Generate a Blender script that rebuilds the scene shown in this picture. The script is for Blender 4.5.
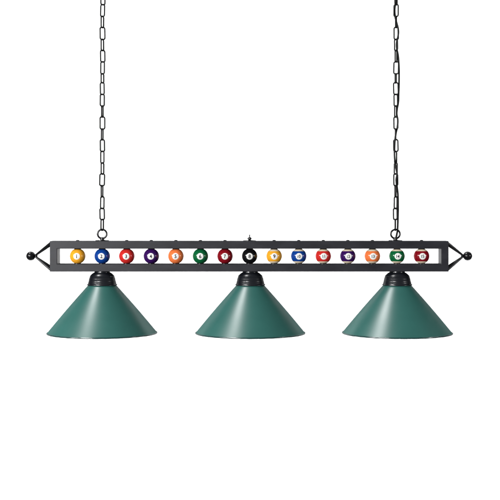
import bpy, bmesh, math, random
from mathutils import Vector, Matrix
random.seed(7)
sc = bpy.context.scene
for o in list(bpy.data.objects): bpy.data.objects.remove(o)
C = sc.collection

# 1 U = 3.4 mm; the light's mid plane is y = 0, the camera looks along +y
U = 0.0034
D = 1160.0
HOR = 219.0
def W(px, py, dy=0.0):
    """design sheet coordinates (x right, y down, depth) in U -> metres"""
    return Vector(((px-250.0)*U, dy*U, (600.0-py)*U))

# ------------------------------------------------------------ camera, world, lamps
cam_d = bpy.data.cameras.new('camera'); cam = bpy.data.objects.new('camera', cam_d); C.objects.link(cam)
cam.location = W(250, HOR, -D); cam.rotation_euler = (math.radians(90), 0, 0)
cam_d.sensor_width = 36; cam_d.lens = 36*D/500.0; cam_d.shift_y = -(250-HOR)/500.0
cam_d.clip_start = 0.05; cam_d.clip_end = 100
sc.camera = cam

world = bpy.data.worlds.new('World'); sc.world = world; world.use_nodes = True
bg = world.node_tree.nodes['Background']
bg.inputs[0].default_value = (0.95, 0.98, 1.0, 1); bg.inputs[1].default_value = 0.16

def area(name, loc, target, sx, sy, power, col=(1, 1, 1)):
    l = bpy.data.lights.new(name, 'AREA'); l.shape = 'RECTANGLE'; l.size = sx; l.size_y = sy
    l.energy = power; l.color = col
    o = bpy.data.objects.new(name, l); C.objects.link(o); o.location = loc
    o.rotation_euler = (Vector(target)-Vector(loc)).to_track_quat('-Z', 'Y').to_euler()
    return o
MID = W(250, 270)
# studio softboxes: overhead strip (long streak on the shades), left key, right kicker, front fill
area('softbox_overhead', MID+Vector((-3.75, -0.3, 9.0)), MID, 3.2, 1.55, 640)
area('softbox_left', MID+Vector((-3.35, -2.3, 0.85)), MID, 0.7, 0.7, 66)
area('softbox_right', MID+Vector((1.6, -0.62, 0.2)), MID, 0.12, 0.22, 4.0)
area('softbox_front', MID+Vector((-2.4, -4.2, 0.7)), MID, 1.5, 1.5, 215)
# lamps that light the white paper behind
WY = 3.0
for n, z in (('backdrop_lamp_top', 2.6), ('backdrop_lamp_bottom', -2.6)):
    area(n, MID+Vector((0, WY-1.5, z)), MID+Vector((0, WY, -z*0.1)), 6.0, 0.5, 142)
sc.view_settings.view_transform = 'Standard'; sc.view_settings.look = 'None'
sc.view_settings.exposure = 0; sc.view_settings.gamma = 1
sc.render.engine = 'CYCLES'

# ------------------------------------------------------------ materials
def mat(name, base, rough=0.4, metal=0.0, spec=0.5, coat=0.0, coat_rough=0.1, bump=0.0, bscale=400,
        var=0.0, vscale=30, rvar=0.0, stretch=(1, 1, 1), gloss=None):
    m = bpy.data.materials.new(name); m.use_nodes = True
    nt = m.node_tree; N = nt.nodes; L = nt.links; p = N['Principled BSDF']
    p.inputs['Base Color'].default_value = (*base, 1); p.inputs['Roughness'].default_value = rough
    p.inputs['Metallic'].default_value = metal; p.inputs['Specular IOR Level'].default_value = spec
    p.inputs['Coat Weight'].default_value = coat; p.inputs['Coat Roughness'].default_value = coat_rough
    tc = N.new('ShaderNodeTexCoord'); mp = N.new('ShaderNodeMapping'); mp.inputs['Scale'].default_value = stretch
    L.new(tc.outputs['Object'], mp.inputs['Vector'])
    if var or rvar:
        nz = N.new('ShaderNodeTexNoise'); nz.inputs['Scale'].default_value = vscale; nz.inputs['Detail'].default_value = 6
        L.new(mp.outputs[0], nz.inputs['Vector'])
        if var:
            r = N.new('ShaderNodeValToRGB')
            r.color_ramp.elements[0].position = 0.3; r.color_ramp.elements[1].position = 0.7
            r.color_ramp.elements[0].color = (*[c*(1-var) for c in base], 1)
            r.color_ramp.elements[1].color = (*[min(1, c*(1+var)) for c in base], 1)
            L.new(nz.outputs[0], r.inputs[0]); L.new(r.outputs[0], p.inputs['Base Color'])
        if rvar:
            q = N.new('ShaderNodeMapRange'); q.inputs['To Min'].default_value = rough-rvar; q.inputs['To Max'].default_value = rough+rvar
            L.new(nz.outputs[0], q.inputs['Value']); L.new(q.outputs[0], p.inputs['Roughness'])
    if bump:
        n2 = N.new('ShaderNodeTexNoise'); n2.inputs['Scale'].default_value = bscale; n2.inputs['Detail'].default_value = 3
        L.new(mp.outputs[0], n2.inputs['Vector'])
        b = N.new('ShaderNodeBump'); b.inputs['Strength'].default_value = bump; b.inputs['Distance'].default_value = 0.0006
        L.new(n2.outputs[0], b.inputs['Height']); L.new(b.outputs[0], p.inputs['Normal'])
    if gloss is not None:
        # satin paint: diffuse base plus a thin even gloss
        d = N.new('ShaderNodeBsdfDiffuse'); g = N.new('ShaderNodeBsdfGlossy'); mx = N.new('ShaderNodeMixShader'); mx.inputs[0].default_value = gloss
        g.inputs['Color'].default_value = (1, 1, 1, 1); g.inputs['Roughness'].default_value = rough; d.inputs['Color'].default_value = (*base, 1)
        for s_, t_ in ((p.inputs['Base Color'], d.inputs['Color']), (p.inputs['Roughness'], g.inputs['Roughness'])):
            if s_.is_linked: L.new(s_.links[0].from_socket, t_)
        if p.inputs['Normal'].is_linked:
            for q in (d, g): L.new(p.inputs['Normal'].links[0].from_socket, q.inputs['Normal'])
        out = N['Material Output']; L.new(d.outputs[0], mx.inputs[1]); L.new(g.outputs[0], mx.inputs[2])
        L.new(mx.outputs[0], out.inputs['Surface']); N.remove(p)
    return m

M_FRAME = mat('graphite_powder_coat', (0.018, 0.018, 0.023), 0.42, 0.0, 0.3, bump=0.18, bscale=420, var=0.25, vscale=38, rvar=0.07, stretch=(0.35, 1, 1), gloss=0.024)
M_JAMB = mat('jamb_steel', (0.024, 0.024, 0.029), 0.45, 0.0, 0.3, bump=0.2, var=0.15, vscale=60)
M_BLACK = mat('satin_black_metal', (0.004, 0.004, 0.005), 0.22, 0.0, 0.25, bump=0.15, bscale=300, rvar=0.05, gloss=0.035)
M_CHAIN = mat('black_chain_steel', (0.003, 0.003, 0.003), 0.4, 0.0, 0.3, bump=0.3, bscale=500, rvar=0.08, gloss=0.022)
M_CORD = mat('black_cord_rubber', (0.006, 0.006, 0.006), 0.55, 0.0, 0.4, bump=0.3, bscale=700, gloss=0.02)
M_CUP = mat('black_socket_metal', (0.006, 0.007, 0.010), 0.27, 0.0, 0.4, bump=0.25, bscale=350, rvar=0.05, gloss=0.05)
M_GREEN = mat('green_enamel', (0.019, 0.096, 0.083), 0.35, 0.0, 0.26, coat=0.10, coat_rough=0.3, bump=0.06, bscale=260, var=0.05, vscale=14, rvar=0.03, gloss=0.05)
M_RIM = mat('green_rolled_rim', (0.006, 0.045, 0.042), 0.2, 0.0, 0.5, coat=0.2, bump=1.0, bscale=28, gloss=0.10)
M_INNER = mat('white_shade_lining', (0.75, 0.76, 0.74), 0.5, bump=0.1, var=0.03)
M_CREAM = mat('ivory_ball_resin', (0.90, 0.76, 0.56), 0.13, 0, 0.5, coat=0.5, coat_rough=0.03, var=0.03, vscale=60, gloss=0.05)
M_DISC = mat('white_number_resin', (0.86, 0.85, 0.82), 0.13, 0, 0.5, coat=0.5, coat_rough=0.03, var=0.02, vscale=60, gloss=0.05)
M_INK = mat('black_number_ink', (0.012, 0.012, 0.02), 0.2, 0, 0.5, var=0.1)
def ballmat(name, c): return mat(name+'_ball_resin', c, 0.13, 0, 0.5, var=0.06, vscale=70, gloss=0.05)
BC = {'yellow': (0.90, 0.40, 0.025), 'blue': (0.005, 0.050, 0.28), 'red': (0.62, 0.026, 0.022), 'purple': (0.038, 0.006, 0.10),
      'orange': (0.88, 0.20, 0.055), 'green': (0.004, 0.125, 0.038), 'dark red': (0.24, 0.005, 0.012), 'black': (0.006, 0.006, 0.007)}
BM = {k: ballmat(k.replace(' ', '_'), v) for k, v in BC.items()}

def wallmat():
    m = mat('white_paper', (0.9, 0.9, 0.9), 0.9, 0, 0.1, bump=0.05, bscale=20)
    return m

# ------------------------------------------------------------ helpers
wpos = {}
def root(name, loc, label, cat, group=None):
    o = bpy.data.objects.new(name, None); C.objects.link(o); o.location = loc; o.empty_display_size = 0.05
    o['label'] = label; o['category'] = cat
    if group: o['group'] = group
    wpos[o.name] = Vector(loc); return o
def finish(name, me, mats, parent, loc, smooth=True, rz=0.0):
    o = bpy.data.objects.new(name, me); C.objects.link(o)
    for m in (mats if isinstance(mats, (list, tuple)) else [mats]):
        if len(me.materials) < len(mats if isinstance(mats, (list, tuple)) else [mats]): me.materials.append(m)
    loc = Vector(loc)
    if parent is not None:
        o.parent = parent; o.location = loc - wpos[parent.name]
    else: o.location = loc
    o.rotation_euler[2] = rz
    wpos[o.name] = loc
    return o
def tomesh(name, bm, smooth=True, ang=35):
    bmesh.ops.recalc_face_normals(bm, faces=bm.faces)
    me = bpy.data.meshes.new(name)
    for f in bm.faces: f.smooth = smooth
    if smooth:
        for e in bm.edges:
            if len(e.link_faces) == 2 and e.calc_face_angle(0) > math.radians(ang): e.smooth = False
    bm.to_mesh(me); bm.free(); return me
def lathe(profile, seg=96, bm=None, matf=None, close=False):
    """profile: (r, z) list in U, revolved about z"""
    bm = bm or bmesh.new(); rings = []
    for r, z in profile:
        if r < 1e-6: rings.append([bm.verts.new((0, 0, z*U))])
        else: rings.append([bm.verts.new((r*U*math.cos(2*math.pi*i/seg), r*U*math.sin(2*math.pi*i/seg), z*U)) for i in range(seg)])
    pairs = list(zip(rings, rings[1:])) + ([(rings[-1], rings[0])] if close else [])
    for k, (a, b) in enumerate(pairs):
        for i in range(seg):
            j = (i+1) % seg
            if len(a) == 1 and len(b) == 1: continue
            if len(a) == 1: f = bm.faces.new((a[0], b[i], b[j]))
            elif len(b) == 1: f = bm.faces.new((a[i], a[j], b[0]))
            else: f = bm.faces.new((a[i], a[j], b[j], b[i]))
            if matf: f.material_index = matf(k)
    return bm
def tube(pts, r, seg=14, closed=False, bm=None, caps=True, radii=None):
    """tube along points (metres, local)"""
    bm = bm or bmesh.new(); n = len(pts); rings = []; prev = None
    for i, p in enumerate(pts):
        a = pts[(i-1) % n] if (closed or i > 0) else p; b = pts[(i+1) % n] if (closed or i < n-1) else p
        t = (b-a).normalized()
        if prev is None:
            prev = t.orthogonal().normalized() if abs(t.y) > .9 else Vector((0, 1, 0))
        nrm = (prev - t*prev.dot(t)).normalized(); prev = nrm; bi = t.cross(nrm)
        rr = radii[i] if radii else r
        rings.append([bm.verts.new(p + (nrm*math.cos(2*math.pi*k/seg)+bi*math.sin(2*math.pi*k/seg))*rr) for k in range(seg)])
    m = n if closed else n-1
    for i in range(m):
        a = rings[i]; b = rings[(i+1) % n]
        for k in range(seg): bm.faces.new((a[k], a[(k+1) % seg], b[(k+1) % seg], b[k]))
    if not closed and caps:
        bm.faces.new(rings[0]); bm.faces.new(rings[-1][::-1])
    return bm
def arcpts(cx, cz, r, a0, a1, n): return [(cx+r*math.cos(math.radians(a0+(a1-a0)*i/n)), cz+r*math.sin(math.radians(a0+(a1-a0)*i/n))) for i in range(n+1)]

# ------------------------------------------------------------ backdrop
bm = bmesh.new()
for x, z in ((-4, -2.5), (4, -2.5), (4, 2.5), (-4, 2.5)): bm.verts.new((x, 0, z))
bm.verts.ensure_lookup_table(); bm.faces.new(bm.verts)
bd = finish('backdrop', tomesh('backdrop', bm, False), wallmat(), None, MID+Vector((0, WY, 0))); bd['kind'] = 'structure'

# ------------------------------------------------------------ the light
BX = 249.2
light = root('billiard_light', W(BX, 271.4), 'long black metal bar light with fifteen numbered pool balls and three green cone shades', 'pendant light')
HD = 9.0
ZT, ZB, WT, WB = 240.9, 271.2, 248.5, 263.7     # bar top, bottom, window top, bottom on the sheet
HL, WL = 197.9, 190.6
def frame_mesh():
    bm = bmesh.new(); cz = (ZT+ZB)/2
    def v(x, y, s): return bm.verts.new((x*U, y*U, (cz-s)*U))
    for y in (-HD, HD):
        o = [v(-HL, y, ZB), v(HL, y, ZB), v(HL, y, ZT), v(-HL, y, ZT)]
        i = [v(-WL, y, WB), v(WL, y, WB), v(WL, y, WT), v(-WL, y, WT)]
        for k in range(4): bm.faces.new((o[k], o[(k+1) % 4], i[(k+1) % 4], i[k]))
        if y < 0: fo = o
        else: ro = o
    for k in range(4): bm.faces.new((fo[k], fo[(k+1) % 4], ro[(k+1) % 4], ro[k]))
    return tomesh('frame', bm, False), cz
fm, cz = frame_mesh()
fr = finish('frame', fm, M_FRAME, light, W(BX, cz))
s = fr.modifiers.new('sheet', 'SOLIDIFY'); s.thickness = 0.9*U; s.offset = -1; s.use_even_offset = True
for sgn in (-1, 1):      # jamb plates closing the ends of the window
    bm = bmesh.new(); bmesh.ops.create_cube(bm, size=1)
    bmesh.ops.transform(bm, matrix=Matrix.Diagonal((0.9*U, (2*HD-1.9)*U, (WB-WT)*U, 1)), verts=bm.verts)
    finish('jamb_plate', tomesh('jamb_plate', bm, False), M_JAMB, light, W(BX+sgn*(WL+0.5), (WT+WB)/2))
b = fr.modifiers.new('fold', 'BEVEL'); b.width = 0.5*U; b.segments = 3; b.limit_method = 'ANGLE'; b.angle_limit = math.radians(40)
b.harden_normals = False

# end brackets: four rods from the corners of the bar to a finial ball
for sgn in (-1, 1):
    bm = bmesh.new(); tipx = BX+sgn*(HL+15.5); o0 = W(BX+sgn*HL, 256)   # bracket
    for dy in (-HD+1.2, HD-1.2):
        for py in (ZT+2.2, ZB-2.2):
            a = W(BX+sgn*(HL-0.6), py, dy); e = W(tipx, 256, dy*0.12)
            e.z = W(0, 256+(py-256)*0.07).z
            tube([a-o0, a.lerp(e, .5)-o0, e-o0], 0.85*U, 14, bm=bm, radii=[1.4*U, 1.2*U, 0.9*U])
    # collar where the rods meet
    ring = lathe([(0, -1.3), (1.2, -1.3), (1.6, -0.6), (1.6, 0.6), (1.2, 1.3), (0, 1.3)], 32)
    ring.transform(Matrix.Translation(W(tipx-sgn*0.2, 256)-o0) @ Matrix.Rotation(math.pi/2, 4, 'Y'))
    tmp = bpy.data.meshes.new('t'); ring.to_mesh(tmp); ring.free(); bm.from_mesh(tmp)
    br = finish('end_bracket', tomesh('end_bracket', bm), M_BLACK, light, o0)
    sp = bmesh.new(); bmesh.ops.create_uvsphere(sp, u_segments=48, v_segments=32, radius=4.5*U)
    finish('finial_ball', tomesh('finial_ball', sp), M_BLACK, br, W(BX+sgn*(HL+20.5), 256))

# hanging loops
for lx in (102.2, 395.4):
    pts = [Vector((4.5*U*math.cos(t), 0, 4.5*U*math.sin(t))) for t in [2*math.pi*i/56 for i in range(56)]]
    lp = finish('hanging_loop', tomesh('hanging_loop', tube(pts, 0.92*U, 14, True)), M_BLACK, light, W(lx, 234.0))
    stem = lathe([(0, -1.6), (6.6, -1.6), (6.9, -1.3), (6.6, -0.95), (3.2, -0.8), (2.0, -0.5), (1.9, 1.0), (2.1, 1.2), (2.1, 1.7), (1.2, 2.1), (0, 2.1)], 40)
    finish('stem', tomesh('stem', stem), M_BLACK, lp, W(lx, 239.3))
# top finial in the middle
tf = lathe([(0, -0.2), (6.3, -0.2), (6.6, 0.1), (6.2, 0.5), (2.2, 0.75), (1.2, 0.9), (1.1, 1.2), (1.9, 1.5), (2.05, 2.3), (1.8, 3.2), (0.9, 3.6), (0.55, 3.9), (0.5, 5.9), (0.3, 6.3), (0, 6.35)], 40)
finish('top_knob', tomesh('top_knob', tf), M_BLACK, light, W(249.6, 240.9))

# balls on their rods
balls = [('yellow', 0), ('blue', 0), ('red', 0), ('purple', 0), ('orange', 0), ('green', 0), ('dark red', 0), ('black', 0),
         ('yellow', 1), ('blue', 1), ('red', 1), ('purple', 1), ('orange', 1), ('green', 1), ('dark red', 1)]
R = 7.72
def ball_bm(striped):
    la = sorted(set([-90, 90]+list(range(-88, 89, 4))+[-41, 41])); prof = [(R*math.cos(math.radians(a)) if abs(a) < 90 else 0, R*math.sin(math.radians(a))) for a in la]
    return lathe(prof, 64, matf=(lambda k: 1 if striped and (la[k] >= 41 or la[k+1] <= -41) else 0))
def disc_bm(rad, lift, thick=0.1):
    bm = bmesh.new(); amax = math.asin(rad/R); rr = R+lift; prev = [bm.verts.new((0, -rr*U, 0))]
    for k in range(1, 7):
        a = amax*k/6; ring = []
        for i in range(40):
            t = 2*math.pi*i/40
            ring.append(bm.verts.new((rr*U*math.sin(a)*math.cos(t), -rr*U*math.cos(a), rr*U*math.sin(a)*math.sin(t))))
        for i in range(40):
            j = (i+1) % 40
            if len(prev) == 1: bm.faces.new((prev[0], ring[i], ring[j]))
            else: bm.faces.new((prev[i], prev[j], ring[j], ring[i]))
        prev = ring
    ring = [bm.verts.new(v.co*((R-0.1)/rr)) for v in prev]
    for i in range(40): bm.faces.new((prev[i], prev[(i+1) % 40], ring[(i+1) % 40], ring[i]))
    return bm
def number_mesh(txt, size):
    cu = bpy.data.curves.new('n', 'FONT'); cu.body = txt; cu.size = size; cu.align_x = 'CENTER'; cu.align_y = 'CENTER'; cu.resolution_u = 4
    cu.offset = 0.028*size; cu.space_character = 0.9
    if len(txt) == 2: cu.offset = 0.022*size
    o = bpy.data.objects.new('n', cu); C.objects.link(o); bpy.context.view_layer.update()
    me = bpy.data.meshes.new_from_object(o.evaluated_get(bpy.context.evaluated_depsgraph_get()))
    bpy.data.objects.remove(o)
    bm = bmesh.new(); bm.from_mesh(me); bmesh.ops.triangulate(bm, faces=bm.faces)
    for _ in range(2): bmesh.ops.subdivide_edges(bm, edges=[e for e in bm.edges if e.calc_length() > size*0.12], cuts=1, use_grid_fill=True)
    xs = [v.co.x for v in bm.verts]; ys = [v.co.y for v in bm.verts]; mx = (min(xs)+max(xs))/2; my = (min(ys)+max(ys))/2
    rr = R+0.09
    for v in bm.verts:
        x = v.co.x-mx; z = v.co.y-my; v.co = Vector((x*U, -math.sqrt(max(0, rr*rr-x*x-z*z))*U, z*U))
    bmesh.ops.recalc_face_normals(bm, faces=bm.faces)
    for f in bm.faces:
        if f.normal.y > 0: f.normal_flip()
    me = bpy.data.meshes.new('number')
    for f in bm.faces: f.smooth = True
    bm.to_mesh(me); bm.free(); return me
plain = tomesh('billiard_ball', ball_bm(0), ang=180)
spacer_up = tomesh('spacer', lathe([(0, 0.2), (3.3, -0.1), (3.5, 0.2), (3.5, 1.0), (2.2, 1.6), (2.2, 7.2), (0, 7.2)], 32))
nut_me = tomesh('nut', lathe([(0, 0), (1.7, 0), (1.7, 0.5), (1.1, 0.95), (0, 1.05)], 6), False)
disc_me = tomesh('number_disc', disc_bm(3.25, 0.05), ang=60)
MIDY = 256.1
for i, (cn, st) in enumerate(balls):
    bx = 249.6 + (i-7)*24.56; c = W(bx, MIDY)
    bmx = plain.copy() if not st else tomesh('billiard_ball', ball_bm(1), ang=180)
    n = i+1
    ball = finish('billiard_ball', bmx, [BM[cn], M_CREAM], light, c)
    ball['label'] = ('ivory pool ball with a broad %s stripe and the number %d' if st else 'solid %s pool ball with the number %d') % (cn, n)
    finish('number_disc', disc_me, M_DISC, ball, c)
    finish('number', number_mesh(str(n), 4.9 if n < 10 else 4.1), M_INK, ball, c).rotation_euler[1] = math.radians(random.uniform(-5, 5))
    su = finish('spacer', spacer_up, M_BLACK, ball, W(bx, MIDY-R+0.55))
    sd = finish('spacer', spacer_up, M_BLACK, ball, W(bx, MIDY+R-0.55)); sd.rotation_euler[0] = math.pi
    if i not in (7,):
        finish('nut', nut_me, M_BLACK, ball, W(bx, ZT+0.05))

# shades and socket cups
cup = lathe([(0, 14.6), (7.6, 14.6), (7.7, 12.9), (8.4, 12.6), (9.9, 11.6), (11.3, 10.3), (12.1, 9.4), (12.3, 9.0), (12.1, 8.6), (12.4, 8.2), (12.9, 6.6),
             (13.2, 5.2), (13.35, 5.0), (13.2, 4.7), (13.5, 4.0), (13.9, 2.2), (14.2, 1.2), (14.8, 0.9), (14.95, 0.45), (14.8, 0.05), (14.0, -0.1), (13.0, -0.1), (12.2, 1.0), (12.0, 6.0), (8, 8), (0, 8)], 96)
cup_me = tomesh('socket_cup', cup, ang=50)
TOPZ, RIMZ, RT, RR = 0.0, -47.9, 14.0, 54.2
prof = [(RT-0.6, 0.35)]
n = 20
for k in range(n+1):
    t = k/n; r = RT+(RR-RT)*t; z = TOPZ+(RIMZ+0.9-TOPZ)*t
    bow = 0.5*math.sin(math.pi*t)            # slightly bellied spun cone
    prof.append((r+bow*0.6, z+bow*0.5))
prof_in = [(r-0.9 if r > RT else r-0.3, z-0.55) for r, z in prof[::-1]]
def mf(k): return 0 if k < len(prof)-1 else 1
shade_me = tomesh('lamp_shade', lathe(prof+prof_in, 160, matf=mf, close=True), ang=50)
def rim_mesh():
    # rolled edge: a bead bent round the mouth of the shade, slightly uneven like spun metal
    pts = []
    for i in range(400):
        t = 2*math.pi*i/400; rr = RR+0.15+0.03*math.sin(27*t)
        pts.append(Vector((rr*U*math.cos(t), rr*U*math.sin(t), 0.04*U*math.sin(34*t+1.5*math.sin(3*t)))))
    return tomesh('rim', tube(pts, 0.75*U, 12, True), ang=180)
rim_me = rim_mesh()
socket_me = tomesh('bulb_socket', lathe([(0, 3), (5, 3), (5.2, 0), (5.2, -9), (4.6, -9.6), (4.2, -9.4), (4.2, -2), (0, -2)], 40))
for sx in (102.2, 250.3, 397.2):
    cp = finish('socket_cup', cup_me, M_CUP, light, W(sx, 285.2))
    finish('bulb_socket', socket_me, M_BLACK, cp, W(sx, 285.2))
    sh = finish('lamp_shade', shade_me, [M_GREEN, M_INNER], light, W(sx, 285.2))
    finish('rim', rim_me, M_RIM, sh, W(sx, 285.2-RIMZ-0.3))

# ------------------------------------------------------------ chains
BND = [-17.8, -6.7, 4.5, 16.2, 27.3, 39.2, 50.3, 61.7, 73.6, 82.6, 94.2, 105.8, 116.8, 128.8, 139.6, 151.2, 162.8, 173.8, 185.4, 196.6, 208.3, 219.3, 229.9]
def link_mesh(L, Wd=6.2, t=1.5):
    h = L/2-t/2; w = Wd/2-t/2; c = min(w, 1.9); pts = []
    for cx, cz_, a in ((w-c, h-c, 0), (-(w-c), h-c, 90), (-(w-c), -(h-c), 180), (w-c, -(h-c), 270)):
        for x, z in arcpts(cx, cz_, c, a, a+90, 7): pts.append(Vector((x*U, 0, z*U)))
    out = [pts[0]]
    for p in pts[1:]:
        if (p-out[-1]).length > 1e-6: out.append(p)
    # straight sides get mid points
    return tomesh('link', tube(out, t/2*U, 12, True), ang=180)
def chain(x0, x1, angs, label):
    r = root('chain', W(x1, 229.9), label, 'chain', 'chains holding up the bar light')
    for i in range(len(BND)-1):
        a, b_ = BND[i], BND[i+1]; mid = (a+b_)/2; t = (mid+10)/240
        x = x0+(x1-x0)*t+random.uniform(-.25, .25)
        o = finish('link', link_mesh(b_-a+1.9), M_CHAIN, r, W(x, mid+0.2), rz=math.radians(angs[i]))
        o.rotation_euler[1] = math.radians(random.uniform(-1.5, 1.5))
    return r
#            off off A  B   C    D   E    F   G    H   I   J   K   L   M    N   O   P   Q   R    S   T   U
LA = [20, -74, 38, -28, 66, 12, 66, 33, -33, 64, -30, 40, -64, 16, -63, 36, -40, 64, 12, -63, -128, 30, 66]
RA = [20, -70, 55, -33, -108, 18, -58, 62, -20, -84, 8, -50, 60, -42, -100, -34, 58, -60, 28, -84, 48, -48, 80]
chain(102.7, 102.1, LA[1:], 'bare black steel link chain rising from the left loop of the bar')
chain(396.1, 395.4, RA[1:], 'black steel link chain with a power cord threaded along it')

# cord woven along the second chain
cp_ = [(398.0, -18, 1.5), (396.6, -6, -1.2), (395.6, 2, -1.6), (394.9, 9, 1.9), (395.5, 17, 2.0), (396.4, 23, -1.6), (398.0, 29, -1.3), (398.4, 35, 1.4), (396.9, 42, 2.0),
       (396.9, 48, 1.6), (398.3, 55, 1.7), (399.0, 64, 1.5), (399.2, 72, 1.2), (399.2, 82, 1.4), (398.9, 92, 1.4), (398.5, 102, 1.6), (397.5, 108, 1.9), (397.0, 114, 1.9),
       (398.0, 120, 1.6), (397.6, 127, 1.8), (395.8, 133, -1.8), (394.6, 142, -1.8), (394.7, 150, 1.8), (394.9, 158, 1.9), (395.4, 166, -1.8), (396.8, 174, -1.6), (396.0, 180, -1.4),
       (397.2, 187, 1.2), (398.0, 193, 1.6), (398.3, 201, 1.7), (398.3, 210, 1.6), (398.1, 219, 1.6), (397.9, 227, 1.7), (397.6, 231, 1.5), (396.5, 235, -1.2), (395.7, 238, -2.4), (395.6, 240.6, -3.0)]
def spline(ps, k=8):
    out = []; P = [ps[0]]+ps+[ps[-1]]
    for i in range(1, len(P)-2):
        p0, p1, p2, p3 = (Vector(q) for q in P[i-1:i+3])
        for s_ in range(k):
            t = s_/k; out.append(.5*((2*p1)+(p2-p0)*t+(2*p0-5*p1+4*p2-p3)*t*t+(3*p1-p0-3*p2+p3)*t**3))
    out.append(Vector(ps[-1])); return out
b0 = W(395.6, 240.4)
pts = [W(q.x, q.y, q.z)-b0 for q in spline(cp_)]
cord = finish('power_cord', tomesh('power_cord', tube(pts, 0.95*U, 12), ang=180), M_CORD, None, b0)
cord['label'] = 'thin black power cord winding down one chain to the bar'; cord['category'] = 'cord'
